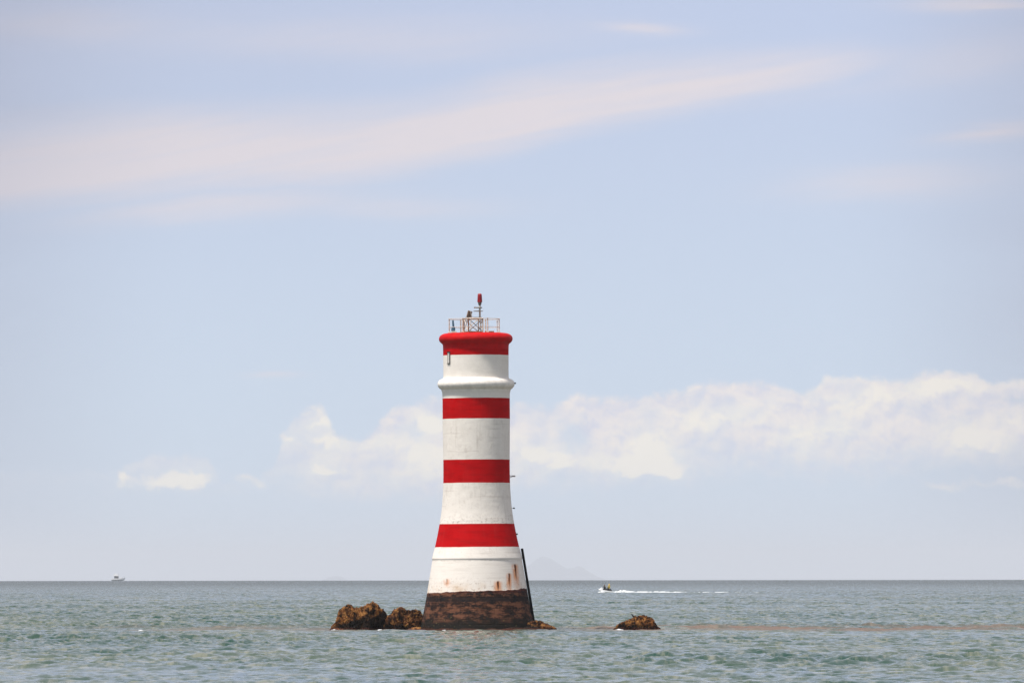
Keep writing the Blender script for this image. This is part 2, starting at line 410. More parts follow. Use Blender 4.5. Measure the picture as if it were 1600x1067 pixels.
def paint_nodes(t, p, ob):
    x, y, z = xyz(t, ob)
    th = x._m('ARCTAN2', y * -1.0) * 2.3
    cyl = vec(t, th, z, 0.0)
    wb = (tex(t, vec(t, th, 0.0, z * 0.3), 0.9, 3, 0.6) - 0.5) * 0.055
    zw = z + wb
    red = None
    for (a, b) in ((538, 555.3), (622.4, 654.4), (718.2, 754.4), (818.2, 854.3)):
        k = zw.step(zz(b) - 0.012, zz(b) + 0.012) * zw.step(zz(a) + 0.012, zz(a) - 0.012)
        red = k if red is None else red + k
    red = red + zw.step(zz(548), zz(546))
    # weathering: fine dirt specks, thin horizontal lift lines, faint vertical runs, a rough patch low in the white
    fine = tex(t, vec(t, th * 5.5, z * 7.5, 0.0), 1.0, 6, 0.7)
    sp = fine.step(0.61, 0.72)
    zone = tex(t, vec(t, th * 0.9, z * 0.8, 5.0), 1.0, 3, 0.5).step(0.42, 0.6)
    low = z.step(zz(645), zz(665)) * z.step(zz(575), zz(600)).clamp()
    lowz = 0.25 + z.step(zz(620), zz(660)) * 0.75
    runs = tex(t, vec(t, th * 5.0, z * 0.35, 2.0), 1.0, 4, 0.6).step(0.55, 0.75)
    band = tex(t, vec(t, th * 0.25, z * 3.2, 1.0), 1.0, 3, 0.6).step(0.56, 0.7)
    foot = z.step(zz(800), zz(817)) * z.step(zz(822), zz(818)) * tex(t, vec(t, th * 6.0, z * 6.0, 8.0), 1.0, 4, 0.7).step(0.52, 0.62)
    wc = mixc(t, tex(t, cyl, 1.4, 4, 0.6).step(0.3, 0.75) * 0.5, WHITE, (0.76, 0.70, 0.63))
    wc = mixc(t, runs * 0.32 * lowz, wc, (0.42, 0.36, 0.30))
    wc = mixc(t, band * 0.28 * lowz, wc, (0.40, 0.33, 0.28))
    blot = tex(t, vec(t, th * 2.2, z * 1.6, 12.0), 1.0, 6, 0.7).step(0.52, 0.68)
    wc = mixc(t, blot * 0.30 * lowz, wc, (0.50, 0.44, 0.38))
    wc = mixc(t, sp * zone * lowz * 1.0, wc, (0.22, 0.17, 0.14))
    wc = mixc(t, foot * 0.45, wc, (0.2, 0.15, 0.12))
    rc = mixc(t, tex(t, vec(t, th * 0.7, z * 3.0, 6.0), 1.0, 4, 0.6).step(0.42, 0.68) * 0.7, RED, (0.36, 0.0022, 0.004))
    rc = mixc(t, sp * zone * 0.22 + runs * 0.09, rc, (0.55, 0.12, 0.10))
    t.links.new(mixc(t, red.clamp(), wc, rc).s, p.inputs['Base Color'])
    p.inputs['Roughness'].default_value = 0.75; p.inputs['Specular IOR Level'].default_value = 0.04
    bumpto(t, p, tex(t, cyl, 2.2, 6, 0.6) + fine * 0.25, 0.025)
m_paint = mat('tower_paint', build=paint_nodes)
def base_nodes(t, p, ob):
    x, y, z = xyz(t, ob)
    th = x._m('ARCTAN2', y * -1.0) * 3.4
    cyl = vec(t, th, z, 0.0)
    fine = tex(t, vec(t, th * 4.5, z * 5.0, 0.0), 1.0, 6, 0.7)
    wc = mixc(t, tex(t, cyl, 1.2, 4, 0.6).step(0.3, 0.75) * 0.45, WHITE, (0.79, 0.725, 0.65))
    low = z.step(zz(895), zz(916))
    wc = mixc(t, fine.step(0.52, 0.66) * low * 0.5, wc, (0.27, 0.17, 0.11))
    wc = mixc(t, tex(t, cyl, 0.9, 3, 0.5).step(0.4, 0.7) * z.step(zz(905), zz(920)) * 0.6, wc, (0.62, 0.42, 0.25))
    wc = mixc(t, tex(t, vec(t, th * 0.3, z * 9.0, 2.0), 1.0, 3, 0.6).step(0.52, 0.7) * 0.2, wc, (0.4, 0.33, 0.27))
    wc = mixc(t, (z - zz(875.5)).abs().step(0.05, 0.01) * fine.step(0.4, 0.6) * 0.4, wc, (0.3, 0.25, 0.2))
    # rust runs below old iron fixings
    for (cx, ya, yb, wd) in ((698.6, 904, 914, 0.30), (778.2, 908, 924, 0.36), (795.4, 896, 921, 0.26), (804.5, 882, 912, 0.30)):
        X0 = (cx - 745.6) * px2m
        dn = zz(ya) - z                                   # metres below the fixing
        drift = dn * (0.10 if cx > 800 else 0.015)
        rag = tex(t, vec(t, x * 9.0, z * 1.6, cx), 1.0, 4, 0.65)
        dxn = (x - X0 - drift + (rag - 0.5) * 0.12).abs()
        L = zz(ya) - zz(yb)
        run = dn.step(-0.06, 0.04) * dn.step(L * 1.15, L * 0.45)
        fr = y.step(0.0, -0.3)
        halo = dxn.step(wd * 1.05, 0.03) * dn.step(-0.12, 0.12) * dn.step(L * 1.6, L * 0.5) * fr * (rag.step(0.25, 0.5))
        core = (dxn + dn * 0.06).step(0.105, 0.03) * run * fr
        wc = mixc(t, halo * (0.6 if cx < 700 else 0.85), wc, (0.72, 0.24, 0.05))
        wc = mixc(t, core * (0.4 if cx < 700 else 0.95), wc, (0.055, 0.012, 0.006))
    # tidal zone: brown and black growth on coursed stone
    cr = t.nodes.new('ShaderNodeTexBrick'); t.links.new(vec(t, th, z + (fine - 0.5) * 0.05, 0.0).s, cr.inputs['Vector'])
    cr.inputs['Scale'].default_value = 1.0; cr.inputs['Brick Width'].default_value = 1.1; cr.inputs['Row Height'].default_value = 0.36
    cr.inputs['Mortar Size'].default_value = 0.035; cr.inputs['Mortar Smooth'].default_value = 0.6
    mort = N(t, cr.outputs['Fac'])
    zn = tex(t, vec(t, th * 1.1, z * 2.6, 0.0), 1.0, 6, 0.65)
    br = mixc(t, zn.step(0.43, 0.58), (0.024, 0.011, 0.008), (0.155, 0.064, 0.036))
    br = mixc(t, tex(t, cyl, 3.0, 4, 0.6).step(0.5, 0.7) * 0.5, br, (0.20, 0.09, 0.05))
    br = mixc(t, mort * 0.35, br, (0.012, 0.008, 0.008))
    br = mixc(t, z.step(zz(929), zz(922)) * 0.75, br, mixc(t, fine.step(0.4, 0.6), (0.05, 0.010, 0.009), (0.12, 0.03, 0.022)))
    dk = (z - (zz(935) + (fine - 0.5) * 0.3)).abs().step(0.28, 0.10) * zn.step(0.36, 0.54)
    bl = tex(t, vec(t, th * 1.3, z * 2.2, 31.0), 1.0, 5, 0.7).step(0.53, 0.60)
    br = mixc(t, bl * 0.85, br, (0.006, 0.006, 0.007))
    br = mixc(t, dk * 0.9, br, (0.008, 0.008, 0.010))
    br = mixc(t, (z + (zn - 0.5) * 1.1).step(zz(958), zz(976)) * (0.5 + zn), br, (0.012, 0.010, 0.008))
    br = mixc(t, tex(t, cyl, 5.0, 4, 0.7).step(0.6, 0.7) * z.step(zz(950), zz(962)) * 0.7, br, (0.16, 0.13, 0.05))
    ln = tex(t, vec(t, th * 0.8, 0.0, z * 0.6), 1.0, 5, 0.65) - 0.5
    edge = z - (zz(922.2) + x * 0.036 + ln * 0.34)
    t.links.new(mixc(t, edge.step(0.03, -0.03), wc, br).s, p.inputs['Base Color'])
    p.inputs['Roughness'].default_value = 0.8; p.inputs['Specular IOR Level'].default_value = 0.15
    bumpto(t, p, tex(t, cyl, 2.4, 6, 0.65) * (0.3 + edge.step(0.05, -0.05)) - mort * 0.35 * edge.step(0.05, -0.05), 0.05)
m_base = mat('base_paint_and_weed', build=base_nodes)

wall = [(51.3, 546), (51.1, 560), (51.0, 580), (51.1, 588), (51.6, 590.8), (53.6, 592.2)]
MB().lathe(prof(spl(wall, 4)[::-1]), 128).build('upper_wall', m_paint, LH, True)
ring = [(53.6, 592.2), (56.6, 593.4), (59.0, 596.0), (60.2, 600.0), (59.4, 603.8), (57.0, 606.8), (54.6, 608.6), (53.6, 611.5)]
m_ring = mat('ring_paint', WHITE, 0.7, var=0.10, vscale=3.0, bump=0.02, spec=0.12)
MB().lathe(prof(spl(ring, 4)[::-1]), 128).build('string_course', m_ring, LH, True)
wall2 = [(53.6, 611.5), (52.9, 614.5), (52.6, 622), (52.6, 654), (52.3, 680), (51.9, 718), (52.0, 745), (52.3, 757), (53.2, 775), (55.2, 798), (58.4, 818), (61.8, 836), (65.8, 854), (70.2, 870.5)]
MB().lathe(prof(spl(wall2, 6)[::-1]), 128).build('tower_wall', m_paint, LH, True)
bc = [(70.25, 870.5), (70.5, 871.2), (70.5, 873.0), (69.9, 874.2)]
bw = [(69.9, 874.2), (72.2, 888), (74.8, 904), (77.6, 921), (80.6, 938), (84.2, 956), (88.2, 974), (90.5, 984), (94, 1000), (98, 1020)]
MB().lathe(prof((bc[:-1] + spl(bw, 4))[::-1]), 128).build('base_course', m_base, LH, True).data.set_sharp_from_angle(angle=math.radians(35))
cor = [(51.35, 546), (51.6, 540), (52.4, 537.5), (54.6, 535.6), (56.8, 533), (57.6, 530), (57.2, 527), (55.4, 524.2), (52.3, 522.2), (48, 520.9), (42, 520.2)]
m_red = mat('red_paint', RED, 0.6, var=0.12, vscale=2.5, bump=0.02, spec=0.1)
MB().lathe(prof(spl(cor, 4)), 128).build('cornice', m_red, LH, True)
m_deck = mat('deck_concrete', (0.42, 0.33, 0.28), 0.85, var=0.3, vscale=2.0)
dk = MB().lathe([(42 * px2m, zz(520.2)), (20 * px2m, zz(520.0)), (0.02, zz(519.9))], 64).build('roof_deck', m_deck, LH, True)
def rad_at(y):
    P = wall + ring + wall2 + bw; ys = [b for a, b in P]; rr = [a for a, b in P]
    return float(np.interp(y, ys, rr)) * px2m

# slit window
m_dark = mat('dark_opening', (0.02, 0.016, 0.015), 0.8)
m_iron = mat('black_iron', (0.006, 0.006, 0.007), 0.85, spec=0.1)
m_rustw = mat('rusty_white_steel', (0.62, 0.52, 0.44), 0.65, var=0.45, vscale=14.0)
m_darkst = mat('dark_weathered_steel', (0.07, 0.05, 0.045), 0.7, var=0.3)
m_rust = mat('rusted_steel', (0.22, 0.09, 0.045), 0.8, var=0.4, vscale=12.0)
m_galv = mat('galvanised_steel', (0.42, 0.40, 0.38), 0.5, metal=0.3, var=0.2)
wx = (702.6 - 744.6) * px2m; wr = rad_at(560); wa = math.asin(wx / wr)
rotw = Matrix.Rotation(wa, 3, 'Z')
def onwall(dxm, out, z, a=wa, r=wr):
    return Matrix.Rotation(a, 3, 'Z') @ Vector((dxm, -(r + out), 0)) + Vector((0, 0, z))
zc = (zz(551) + zz(568)) / 2; hh = zz(551) - zz(568)
win = MB().box(onwall(0.15, 0.005, zc), (0.045, 0.10, hh + 0.05), rotw).box(onwall(-0.13, 0.0, zc), (0.02, 0.06, hh + 0.05), rotw).box(onwall(0, 0.005, zc + hh / 2 + 0.03), (0.34, 0.12, 0.05), rotw).box(onwall(0, 0.01, zc - hh / 2 - 0.025), (0.34, 0.10, 0.035), rotw).build('window_frame', m_dark, LH)
MB().box(onwall(0, -0.03, zc), (0.27, 0.1, hh), rotw).build('shutter', mat('grey_shutter', (0.60, 0.56, 0.52), 0.7, var=0.15), win)

# iron fixings on the seaward side
for (yy, ln, wd, m_) in ((599.0, 0.06, 0.10, m_iron), (794, 0.16, 0.09, m_iron), (834.5, 0.05, 0.11, m_iron)):
    r0 = rad_at(yy); z0 = zz(yy)
    b = MB()
    b.tube([(r0 - 0.08, -0.14, z0), (r0 + ln, -0.14, z0 + 0.01), (r0 + ln, 0.14, z0 + 0.01), (r0 - 0.08, 0.14, z0)], 0.013, 6)
    b.box((r0 + ln - 0.02, 0, z0), (0.13, 0.30, wd * 0.9))
    b.build('step_iron', m_, LH)
r0 = rad_at(744); z0 = zz(744)
br_ = MB().box((r0 + 0.16, 0, z0 + 0.02), (0.44, 0.16, 0.05)).tube([(r0 - 0.05, 0, z0 - 0.12), (r0 + 0.24, 0, z0)], 0.025, 6).box((r0 + 0.28, 0, z0 - 0.03), (0.16, 0.24, 0.045)).build('bracket', m_galv, LH)

# black ladder lying against the flared foot on the right
la = empty('ladder_top_tmp'); bpy.data.objects.remove(la)
p_top = Vector(((815.8 - 745.6) * px2m, 0, zz(857))); p_bot = Vector(((834.8 - 745.6) * px2m, 0, zz(979)))
dl = (p_bot - p_top); ang = math.atan2(dl.x, -dl.z)
rl = Matrix.Rotation(-ang, 3, 'Y')
ladder = MB()
mid = (p_top + p_bot) / 2
lad = MB().box((mid.x, -0.24, mid.z), (0.17, 0.07, dl.length), rl).build('ladder', m_iron, LH)
MB().box((mid.x, 0.24, mid.z), (0.17, 0.07, dl.length), rl).build('stile', m_iron, lad)
for i in range(16):
    q = p_top.lerp(p_bot, (i + 0.7) / 16.4)
    MB().tube([(q.x, -0.22, q.z), (q.x, 0.22, q.z)], 0.025, 6).build('rung', m_iron, lad)

# ---- gear on the roof
cxo = (744 - 745.0) * px2m
zd = zz(520.1)
def gx(px): return (px - 745.0) * px2m - 0.06
rail = MB()
Rr = 39 * px2m; zt, zm = zz(498.5), zz(511.3)
NP = 24
for zr, rr_ in ((zt, 0.022), (zm, 0.018)):
    pts = [(gx(744) + Rr * math.cos(k / NP * 2 * math.pi), Rr * math.sin(k / NP * 2 * math.pi), zr) for k in range(NP + 1)]
    rail.tube(pts, rr_, 6, cap=False)
rl_o = rail.build('railing', m_rustw, LH, True)
for k in range(6):
    w = math.radians(60 * k + 3)
    x, y = gx(744) + Rr * math.cos(w), Rr * math.sin(w)
    MB().tube([(x, y, zd - 0.02), (x, y, zt + 0.04)], 0.042, 8).box((x, y, zd + 0.04), (0.17, 0.17, 0.07)).box((x, y, zt), (0.10, 0.10, 0.10)).build('post', m_rustw, rl_o)
MB().tube([(gx(780), -0.55, zd), (gx(780), -0.55, zt - 0.1)], 0.03, 8).box((gx(780), -0.55, zt - 0.16), (0.1, 0.1, 0.1)).build('post', m_rustw, rl_o)

fz0, fz1 = zd, zz(497.5)
fc = Vector((gx(742.8), 0, 0)); fa = math.radians(17.5); fh = 0.505
def fpt(i, z):      # corner i of the square frame: 0 front left, 1 front right, 2 back right, 3 back left
    u, w = ((-1, -1), (1, -1), (1, 1), (-1, 1))[i]
    return Vector((fc.x + u * fh * math.cos(fa) - w * fh * math.sin(fa), u * fh * math.sin(fa) * 0 + w * fh * math.cos(fa) + u * fh * math.sin(fa), z))
fr = MB()
rim = [fpt(i, fz1) for i in (0, 1, 2, 3, 0)]
fr.tube(rim, 0.045, 4)
fo = fr.build('lantern_frame', m_rustw, LH)
MB().tube([fpt(i, fz0 + 0.07) for i in (0, 1, 2, 3, 0)], 0.04, 4).build('foot_rail', m_rust, fo)
for i in range(4): MB().tube([fpt(i, fz0), fpt(i, fz1 + 0.03)], 0.045, 4).build('leg', m_rust if i in (0, 3) else m_rustw, fo)
for i in range(4):
    a, b = i, (i + 1) % 4
    off = (fpt(a, 0) - fc + fpt(b, 0) - fc).normalized() * 0.03
    m_ = m_darkst if i == 0 else m_rustw
    MB().tube([fpt(a, fz0 + 0.1) + off, fpt(b, fz1 - 0.03) + off], 0.022 if i == 0 else 0.028, 4).build('brace', m_, fo)
    MB().tube([fpt(b, fz0 + 0.1), fpt(a, fz1 - 0.03)], 0.022 if i == 0 else 0.028, 4).build('brace', m_, fo)
MB().tube([fpt(0, fz0 + 0.1) + Vector((0.16, 0.02, 0)), fpt(0, fz1) + Vector((0.16, 0.02, 0))], 0.028, 4).build('upright', m_rustw, fo)
MB().tube([fpt(1, fz0 + 0.1) + Vector((-0.14, 0.02, 0)), fpt(1, fz1) + Vector((-0.14, 0.02, 0))], 0.028, 4).build('upright', m_rustw, fo)
MB().box((fc.x, 0, fz1 + 0.055), (0.95, 0.8, 0.05), Matrix.Rotation(fa, 3, 'Z')).build('platform', m_darkst, fo)
mx = gx(753)
mast = MB().tube([(mx, 0, fz1 + 0.06), (mx, 0, zz(478))], 0.065, 10).build('mast', m_rustw, LH)
MB().lathe([(0.0, zz(486.6)), (0.32, zz(486.6)), (0.33, zz(485.6)), (0.03, zz(485.1))], 24, gx(750.5)).build('disc', m_galv, mast)
MB().lathe([(0.0, zz(481.6)), (0.24, zz(481.6)), (0.25, zz(479.8)), (0.03, zz(479.4))], 24, gx(751)).build('disc', m_galv, mast)
MB().box((gx(747.5), 0, zz(480.5)), (0.3, 0.07, 0.09)).build('cross_arm', m_rust, mast)
lamp_h = MB().lathe([(0.05, zz(479.5)), (0.06, zz(477)), (0.10, zz(476)), (0.125, zz(472.3)), (0.16, zz(472.0)), (0.0, zz(471.6))], 20, mx).build('lamp_holder', mat('grey_lamp_base', (0.13, 0.11, 0.11), 0.5), LH, True)
m_lens = mat('red_lens', (0.30, 0.003, 0.008), 0.4, var=0.1)
MB().lathe([(0.168, zz(472.0)), (0.172, zz(471)), (0.158, zz(468.5)), (0.162, zz(468)), (0.148, zz(465)), (0.152, zz(464.5)), (0.138, zz(461)), (0.13, zz(459.3)), (0.05, zz(458.6)), (0.0, zz(458.5))], 24, mx).build('lens', m_lens, lamp_h, True)
MB().tube([(mx, 0, zz(458.7)), (mx, 0, zz(456.8))], [0.02, 0.006], 6).build('bird_spike', m_rustw, lamp_h)
# solar panel leaning on a strut, turned toward the left
sp_c = Vector((gx(736.5), -0.1, zz(491))); rs = Matrix.Rotation(math.radians(16), 3, 'Y') @ Matrix.Rotation(math.radians(-40), 3, 'Z')
spn = MB().box(sp_c, (0.05, 0.44, 0.46), rs).build('solar_panel', mat('panel_back', (0.30, 0.20, 0.14), 0.6, var=0.3, vscale=6), LH)
MB().box(sp_c + rs @ Vector((-0.03, 0, 0)), (0.02, 0.38, 0.40), rs).build('panel_glass', mat('panel_glass', (0.02, 0.025, 0.05), 0.2), spn)
MB().tube([sp_c + Vector((0.09, -0.06, 0.22)), (gx(740.5), -0.1, fz1 + 0.05)], 0.035, 6).tube([sp_c + Vector((-0.08, -0.06, -0.2)), (gx(733), -0.1, fz1 + 0.05)], 0.03, 6).build('strut', m_rustw, spn)
# blue post on a pale block, and a rusty locker lid
bx = gx(711.6)
bp = MB().tube([(bx - 0.02, -0.45, zz(517.5)), (bx, -0.45, zz(512)), (bx + 0.0, -0.45, zz(511.4)), (bx - 0.03, -0.45, zz(500.5))], [0.15, 0.13, 0.075, 0.06], 10).build('blue_post', mat('blue_plastic', (0.05, 0.13, 0.20), 0.5, var=0.2), LH)
MB().box((bx + 0.03, -0.45, zz(518.6)), (0.36, 0.3, 0.10)).build('post_block', mat('pale_block', (0.6, 0.55, 0.5), 0.8), bp)
MB().box((gx(768), -0.7, zz(518.9)), (0.62, 0.3, 0.10)).build('deck_hatch', m_rust, LH)

# ------------------------------------------------------------------ rocks
def rock_nodes(wet, warm):
    def f(t, p, ob):
        x, y, z = xyz(t, ob)
        n = tex(t, ob, 1.3, 6, 0.65); n2 = tex(t, ob, 2.9, 6, 0.72)
        c = mixc(t, n.step(0.36, 0.64), (0.034, 0.014, 0.008), (0.30, 0.120, 0.038) if warm else (0.22, 0.088, 0.036))
        c = mixc(t, n2.step(0.51, 0.60) * 0.85, c, (0.46, 0.225, 0.070))
        c = mixc(t, n2.step(0.475, 0.41) * 0.95, c, (0.012, 0.009, 0.006))
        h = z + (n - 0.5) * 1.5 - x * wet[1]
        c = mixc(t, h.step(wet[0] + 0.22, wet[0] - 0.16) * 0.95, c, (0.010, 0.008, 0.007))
        c = mixc(t, (z + (n2 - 0.5) * 0.3).step(0.22, 0.05) * 0.65, c, (0.12, 0.04, 0.028))
        t.links.new(c.s, p.inputs['Base Color']); p.inputs['Roughness'].default_value = 0.85; p.inputs['Specular IOR Level'].default_value = 0.12
        bumpto(t, p, n2 + tex(t, ob, 12.0, 4, 0.7) * 0.5, 0.26)
    return f
def rock(pr, depth, y0, wet, seed, label, cat='rock', group=None, amp=1.0, warm=True, nx=190, nph=110):
    xs = np.linspace(pr[0][0], pr[-1][0], nx); ys = np.interp(xs, [a for a, b in pr], [b for a, b in pr])
    cx = (pr[0][0] + pr[-1][0]) / 2; d = DT + y0
    org = Vector(((cx - 800) / F * d, d, 0))
    vs, fs = [], []
    for i in range(nx):
        u = i / (nx - 1) * 2 - 1
        X = (xs[i] - cx) / F * d
        h = (986 - ys[i]) / F * d + 0.35
        wv = depth * (max(0.0, 1 - abs(u) ** 2.4) ** 0.5) * (0.75 + 0.35 * mnoise.noise((X * 0.9, seed, 0))) + 0.03
        for j in range(nph):
            ph = math.pi * j / (nph - 1)
            c_, s_ = math.cos(ph), math.sin(ph)
            cy = -math.copysign(abs(c_) ** 0.75, c_) * wv; cz = s_ ** 0.8 * h - 0.42
            v = Vector((X, cy, cz)); q = Vector((X, cy, cz)) + Vector((seed * 3.1, 0, 0))
            n1 = mnoise.ridged_multi_fractal(q * 0.75, 0.9, 2.1, 5, 1.0, 2.0) - 1.1
            n2 = mnoise.fractal(q * 3.4, 0.8, 2.1, 5); n3 = mnoise.fractal(q * 9.0, 0.6, 2.1, 4)
            vd = mnoise.voronoi(q * 0.8)[0]; cell = vd[1] - vd[0]
            k = amp * (0.13 * n1 + 0.06 * n2 + 0.11 * n3 - 0.07 * max(0, 0.2 - cell) / 0.2) * min(1, h / 0.5)
            out = Vector((0.25 * u, cy / (wv + 0.01) * 0.8, s_ * 0.9)).normalized() if True else 0
            v += out * k + Vector((0.07 * amp * mnoise.noise(q * 2.3), 0, 0))
            vs.append(v)
    for i in range(nx - 1):
        for j in range(nph - 1):
            a = i * nph + j; fs.append((a, a + nph, a + nph + 1, a + 1))
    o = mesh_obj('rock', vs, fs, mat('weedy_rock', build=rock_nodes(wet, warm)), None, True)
    o.data.set_sharp_from_angle(angle=math.radians(50))
    o.location = org
    tag(o, label, cat, group); return o
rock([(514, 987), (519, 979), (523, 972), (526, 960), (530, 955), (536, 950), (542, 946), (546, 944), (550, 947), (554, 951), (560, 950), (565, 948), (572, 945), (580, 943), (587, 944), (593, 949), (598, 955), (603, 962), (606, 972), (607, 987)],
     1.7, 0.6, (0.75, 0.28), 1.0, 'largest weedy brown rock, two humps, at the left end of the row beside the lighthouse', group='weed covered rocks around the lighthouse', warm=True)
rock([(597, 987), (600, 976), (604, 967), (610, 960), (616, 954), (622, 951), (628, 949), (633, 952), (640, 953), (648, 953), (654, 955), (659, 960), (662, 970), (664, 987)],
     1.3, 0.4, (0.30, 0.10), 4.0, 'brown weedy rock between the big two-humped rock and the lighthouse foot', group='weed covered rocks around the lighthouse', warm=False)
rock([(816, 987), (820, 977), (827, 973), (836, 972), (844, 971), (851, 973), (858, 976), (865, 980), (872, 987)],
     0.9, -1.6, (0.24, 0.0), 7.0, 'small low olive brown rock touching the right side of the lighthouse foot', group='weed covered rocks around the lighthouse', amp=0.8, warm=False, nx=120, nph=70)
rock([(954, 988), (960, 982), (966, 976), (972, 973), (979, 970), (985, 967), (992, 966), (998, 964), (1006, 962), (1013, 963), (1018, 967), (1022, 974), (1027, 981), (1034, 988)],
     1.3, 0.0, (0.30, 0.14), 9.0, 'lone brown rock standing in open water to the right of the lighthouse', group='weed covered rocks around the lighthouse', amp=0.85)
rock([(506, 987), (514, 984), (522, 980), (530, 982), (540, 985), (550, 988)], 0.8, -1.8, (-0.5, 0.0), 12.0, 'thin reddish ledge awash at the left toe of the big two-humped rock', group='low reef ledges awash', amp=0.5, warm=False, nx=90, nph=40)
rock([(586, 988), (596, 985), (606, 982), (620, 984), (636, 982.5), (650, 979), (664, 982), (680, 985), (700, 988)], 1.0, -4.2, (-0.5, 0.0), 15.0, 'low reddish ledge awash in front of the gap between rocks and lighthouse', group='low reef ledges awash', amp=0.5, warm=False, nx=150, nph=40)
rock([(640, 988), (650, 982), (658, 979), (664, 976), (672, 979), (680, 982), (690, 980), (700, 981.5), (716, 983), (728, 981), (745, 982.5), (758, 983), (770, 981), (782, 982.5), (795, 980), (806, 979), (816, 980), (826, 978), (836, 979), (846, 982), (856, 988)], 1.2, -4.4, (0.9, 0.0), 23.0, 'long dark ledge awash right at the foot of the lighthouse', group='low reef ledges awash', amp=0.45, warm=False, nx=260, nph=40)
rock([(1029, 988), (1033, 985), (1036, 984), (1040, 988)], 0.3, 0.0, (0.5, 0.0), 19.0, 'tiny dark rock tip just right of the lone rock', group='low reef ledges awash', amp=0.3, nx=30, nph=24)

# two dark birds on the rocks
m_bird = mat('dark_feathers', (0.012, 0.011, 0.012), 0.6)
def bird(px, py, yoff, face, label):
    p = at(px, py, DT + yoff); B = MB()
    B.tube([(-0.16, 0, 0.10), (-0.08, 0, 0.115), (0.0, 0, 0.15), (0.08, 0, 0.20), (0.12, 0, 0.26), (0.13, 0, 0.30), (0.155, 0, 0.315), (0.21, 0, 0.305)], [0.012, 0.045, 0.075, 0.065, 0.035, 0.035, 0.03, 0.004], 10)
    B.tube([(0.0, 0.025, 0.12), (0.0, 0.025, -0.03)], 0.01, 5); B.tube([(0.0, -0.025, 0.12), (0.0, -0.025, -0.03)], 0.01, 5)
    o = B.build('bird', m_bird, None, True); o.location = p; o.scale = (face, 1, 1); tag(o, label, 'bird')
    return o
bird(990, 966.5, 0.0, -1, 'small dark seabird perched on the left shoulder of the lone rock')

# ------------------------------------------------------------------ foam
m_foam = mat('sea_foam', (0.66, 0.68, 0.69), 0.8, spec=0.1)
def foam_strip(pts, name='foam', kind='stuff', seed=0, thr=0.0):
    """pts: (px, dist, half depth m, height m) along a line; low broken ridge of froth"""
    n = max(20, int(abs(pts[-1][0] - pts[0][0]) * 2)); vs, fs = [], []; m = 9
    P = np.array(pts, float); s = np.linspace(0, len(pts) - 1, n)
    Q = np.stack([np.interp(s, range(len(pts)), P[:, c]) for c in range(4)], 1)
    for i, (px, d, w, h) in enumerate(Q):
        X = (px - 800) / F * d
        e = math.sin(math.pi * i / (n - 1)) ** 0.4
        g = mnoise.fractal((X * 1.3 + seed, d * 0.03, 0), 0.8, 2.0, 4) * 1.2 + 0.95 - thr
        g = min(1.25, max(0.0, g)) * e
        for j in range(m):
            u = j / (m - 1) * 2 - 1
            z = sea_z(d) - 0.10 + (h * g + 0.10) * (1 - u * u) ** 0.8 + 0.04 * mnoise.noise((X * 5, u * 3, seed)) * g
            vs.append((X + 0.1 * mnoise.noise((X, u * 2, 7)), d + u * w, z if g > 0.02 else sea_z(d) - 0.2))
    for i in range(n - 1):
        for j in range(m - 1):
            a = i * m + j; fs.append((a, a + m, a + m + 1, a + 1))
    return vs, fs
DJ = 1520.0
def join_foam(name, strips, label, cat):
    V, Fa = [], []
    for vs, fs in strips:
        k = len(V); V += vs; Fa += [tuple(i + k for i in f) for f in fs]
    o = mesh_obj(name, V, Fa, m_foam, None, True); tag(o, label, cat, kind='stuff')
join_foam('wake', [foam_strip([(957, DJ, 0.6, 0.22), (962, DJ, 1.0, 0.50), (969, DJ, 1.2, 0.58), (976, DJ + 1, 1.3, 0.42), (984, DJ + 1, 1.2, 0.24), (1000, DJ + 2, 1.2, 0.19), (1020, DJ + 2, 1.2, 0.22), (1045, DJ + 2, 1.2, 0.22), (1065, DJ + 2, 1.2, 0.18), (1082, DJ + 2, 1.0, 0.13)], seed=3, thr=-0.25),
                   foam_strip([(1076, DJ + 2, 1.0, 0.12), (1110, DJ + 3, 1.0, 0.10), (1150, DJ + 3, 1.0, 0.09), (1200, DJ + 4, 0.8, 0.07)], seed=8, thr=-0.2),
                   foam_strip([(932, DJ - 1.2, 0.5, 0.12), (937, DJ - 1.2, 0.7, 0.26), (942, DJ - 1.2, 0.7, 0.25), (948, DJ - 1.2, 0.5, 0.14)], seed=5)],
          'white foam wake trailing behind the speeding watercraft', 'wake')
join_foam('foam', [foam_strip([(516, 514, 0.3, 0.06), (525, 514, 0.3, 0.09), (532, 514, 0.3, 0.05)], seed=1), foam_strip([(588, 511, 0.3, 0.06), (595, 511, 0.3, 0.10), (602, 511, 0.3, 0.06)], seed=2),
                   foam_strip([(678, 510.5, 0.3, 0.03), (692, 510.5, 0.3, 0.05), (708, 510.5, 0.3, 0.03)], seed=4), foam_strip([(768, 510.5, 0.3, 0.06), (780, 510.5, 0.4, 0.11), (794, 510.5, 0.3, 0.06)], seed=6, thr=0.1),
                   foam_strip([(958, 514.5, 0.3, 0.04), (966, 514.5, 0.3, 0.09), (975, 514.5, 0.3, 0.04)], seed=9)],
          'thin white froth where small waves meet the rocks and tower foot', 'foam')
def whitecap(px, py):
    d = 0
    a = (py - PY0) / F; d = H / a * 1.0
    for _ in range(4): d = (H + d * d / (2 * RE)) / a
    return foam_strip([(px - 4, d, 0.25, 0.05), (px, d, 0.4, 0.13), (px + 5, d, 0.25, 0.05)], seed=px)
join_foam('whitecaps', [whitecap(*q) for q in ((54, 972), (65, 981), (219, 985))], 'few small white wave crests on the open sea at the left', 'whitecaps')

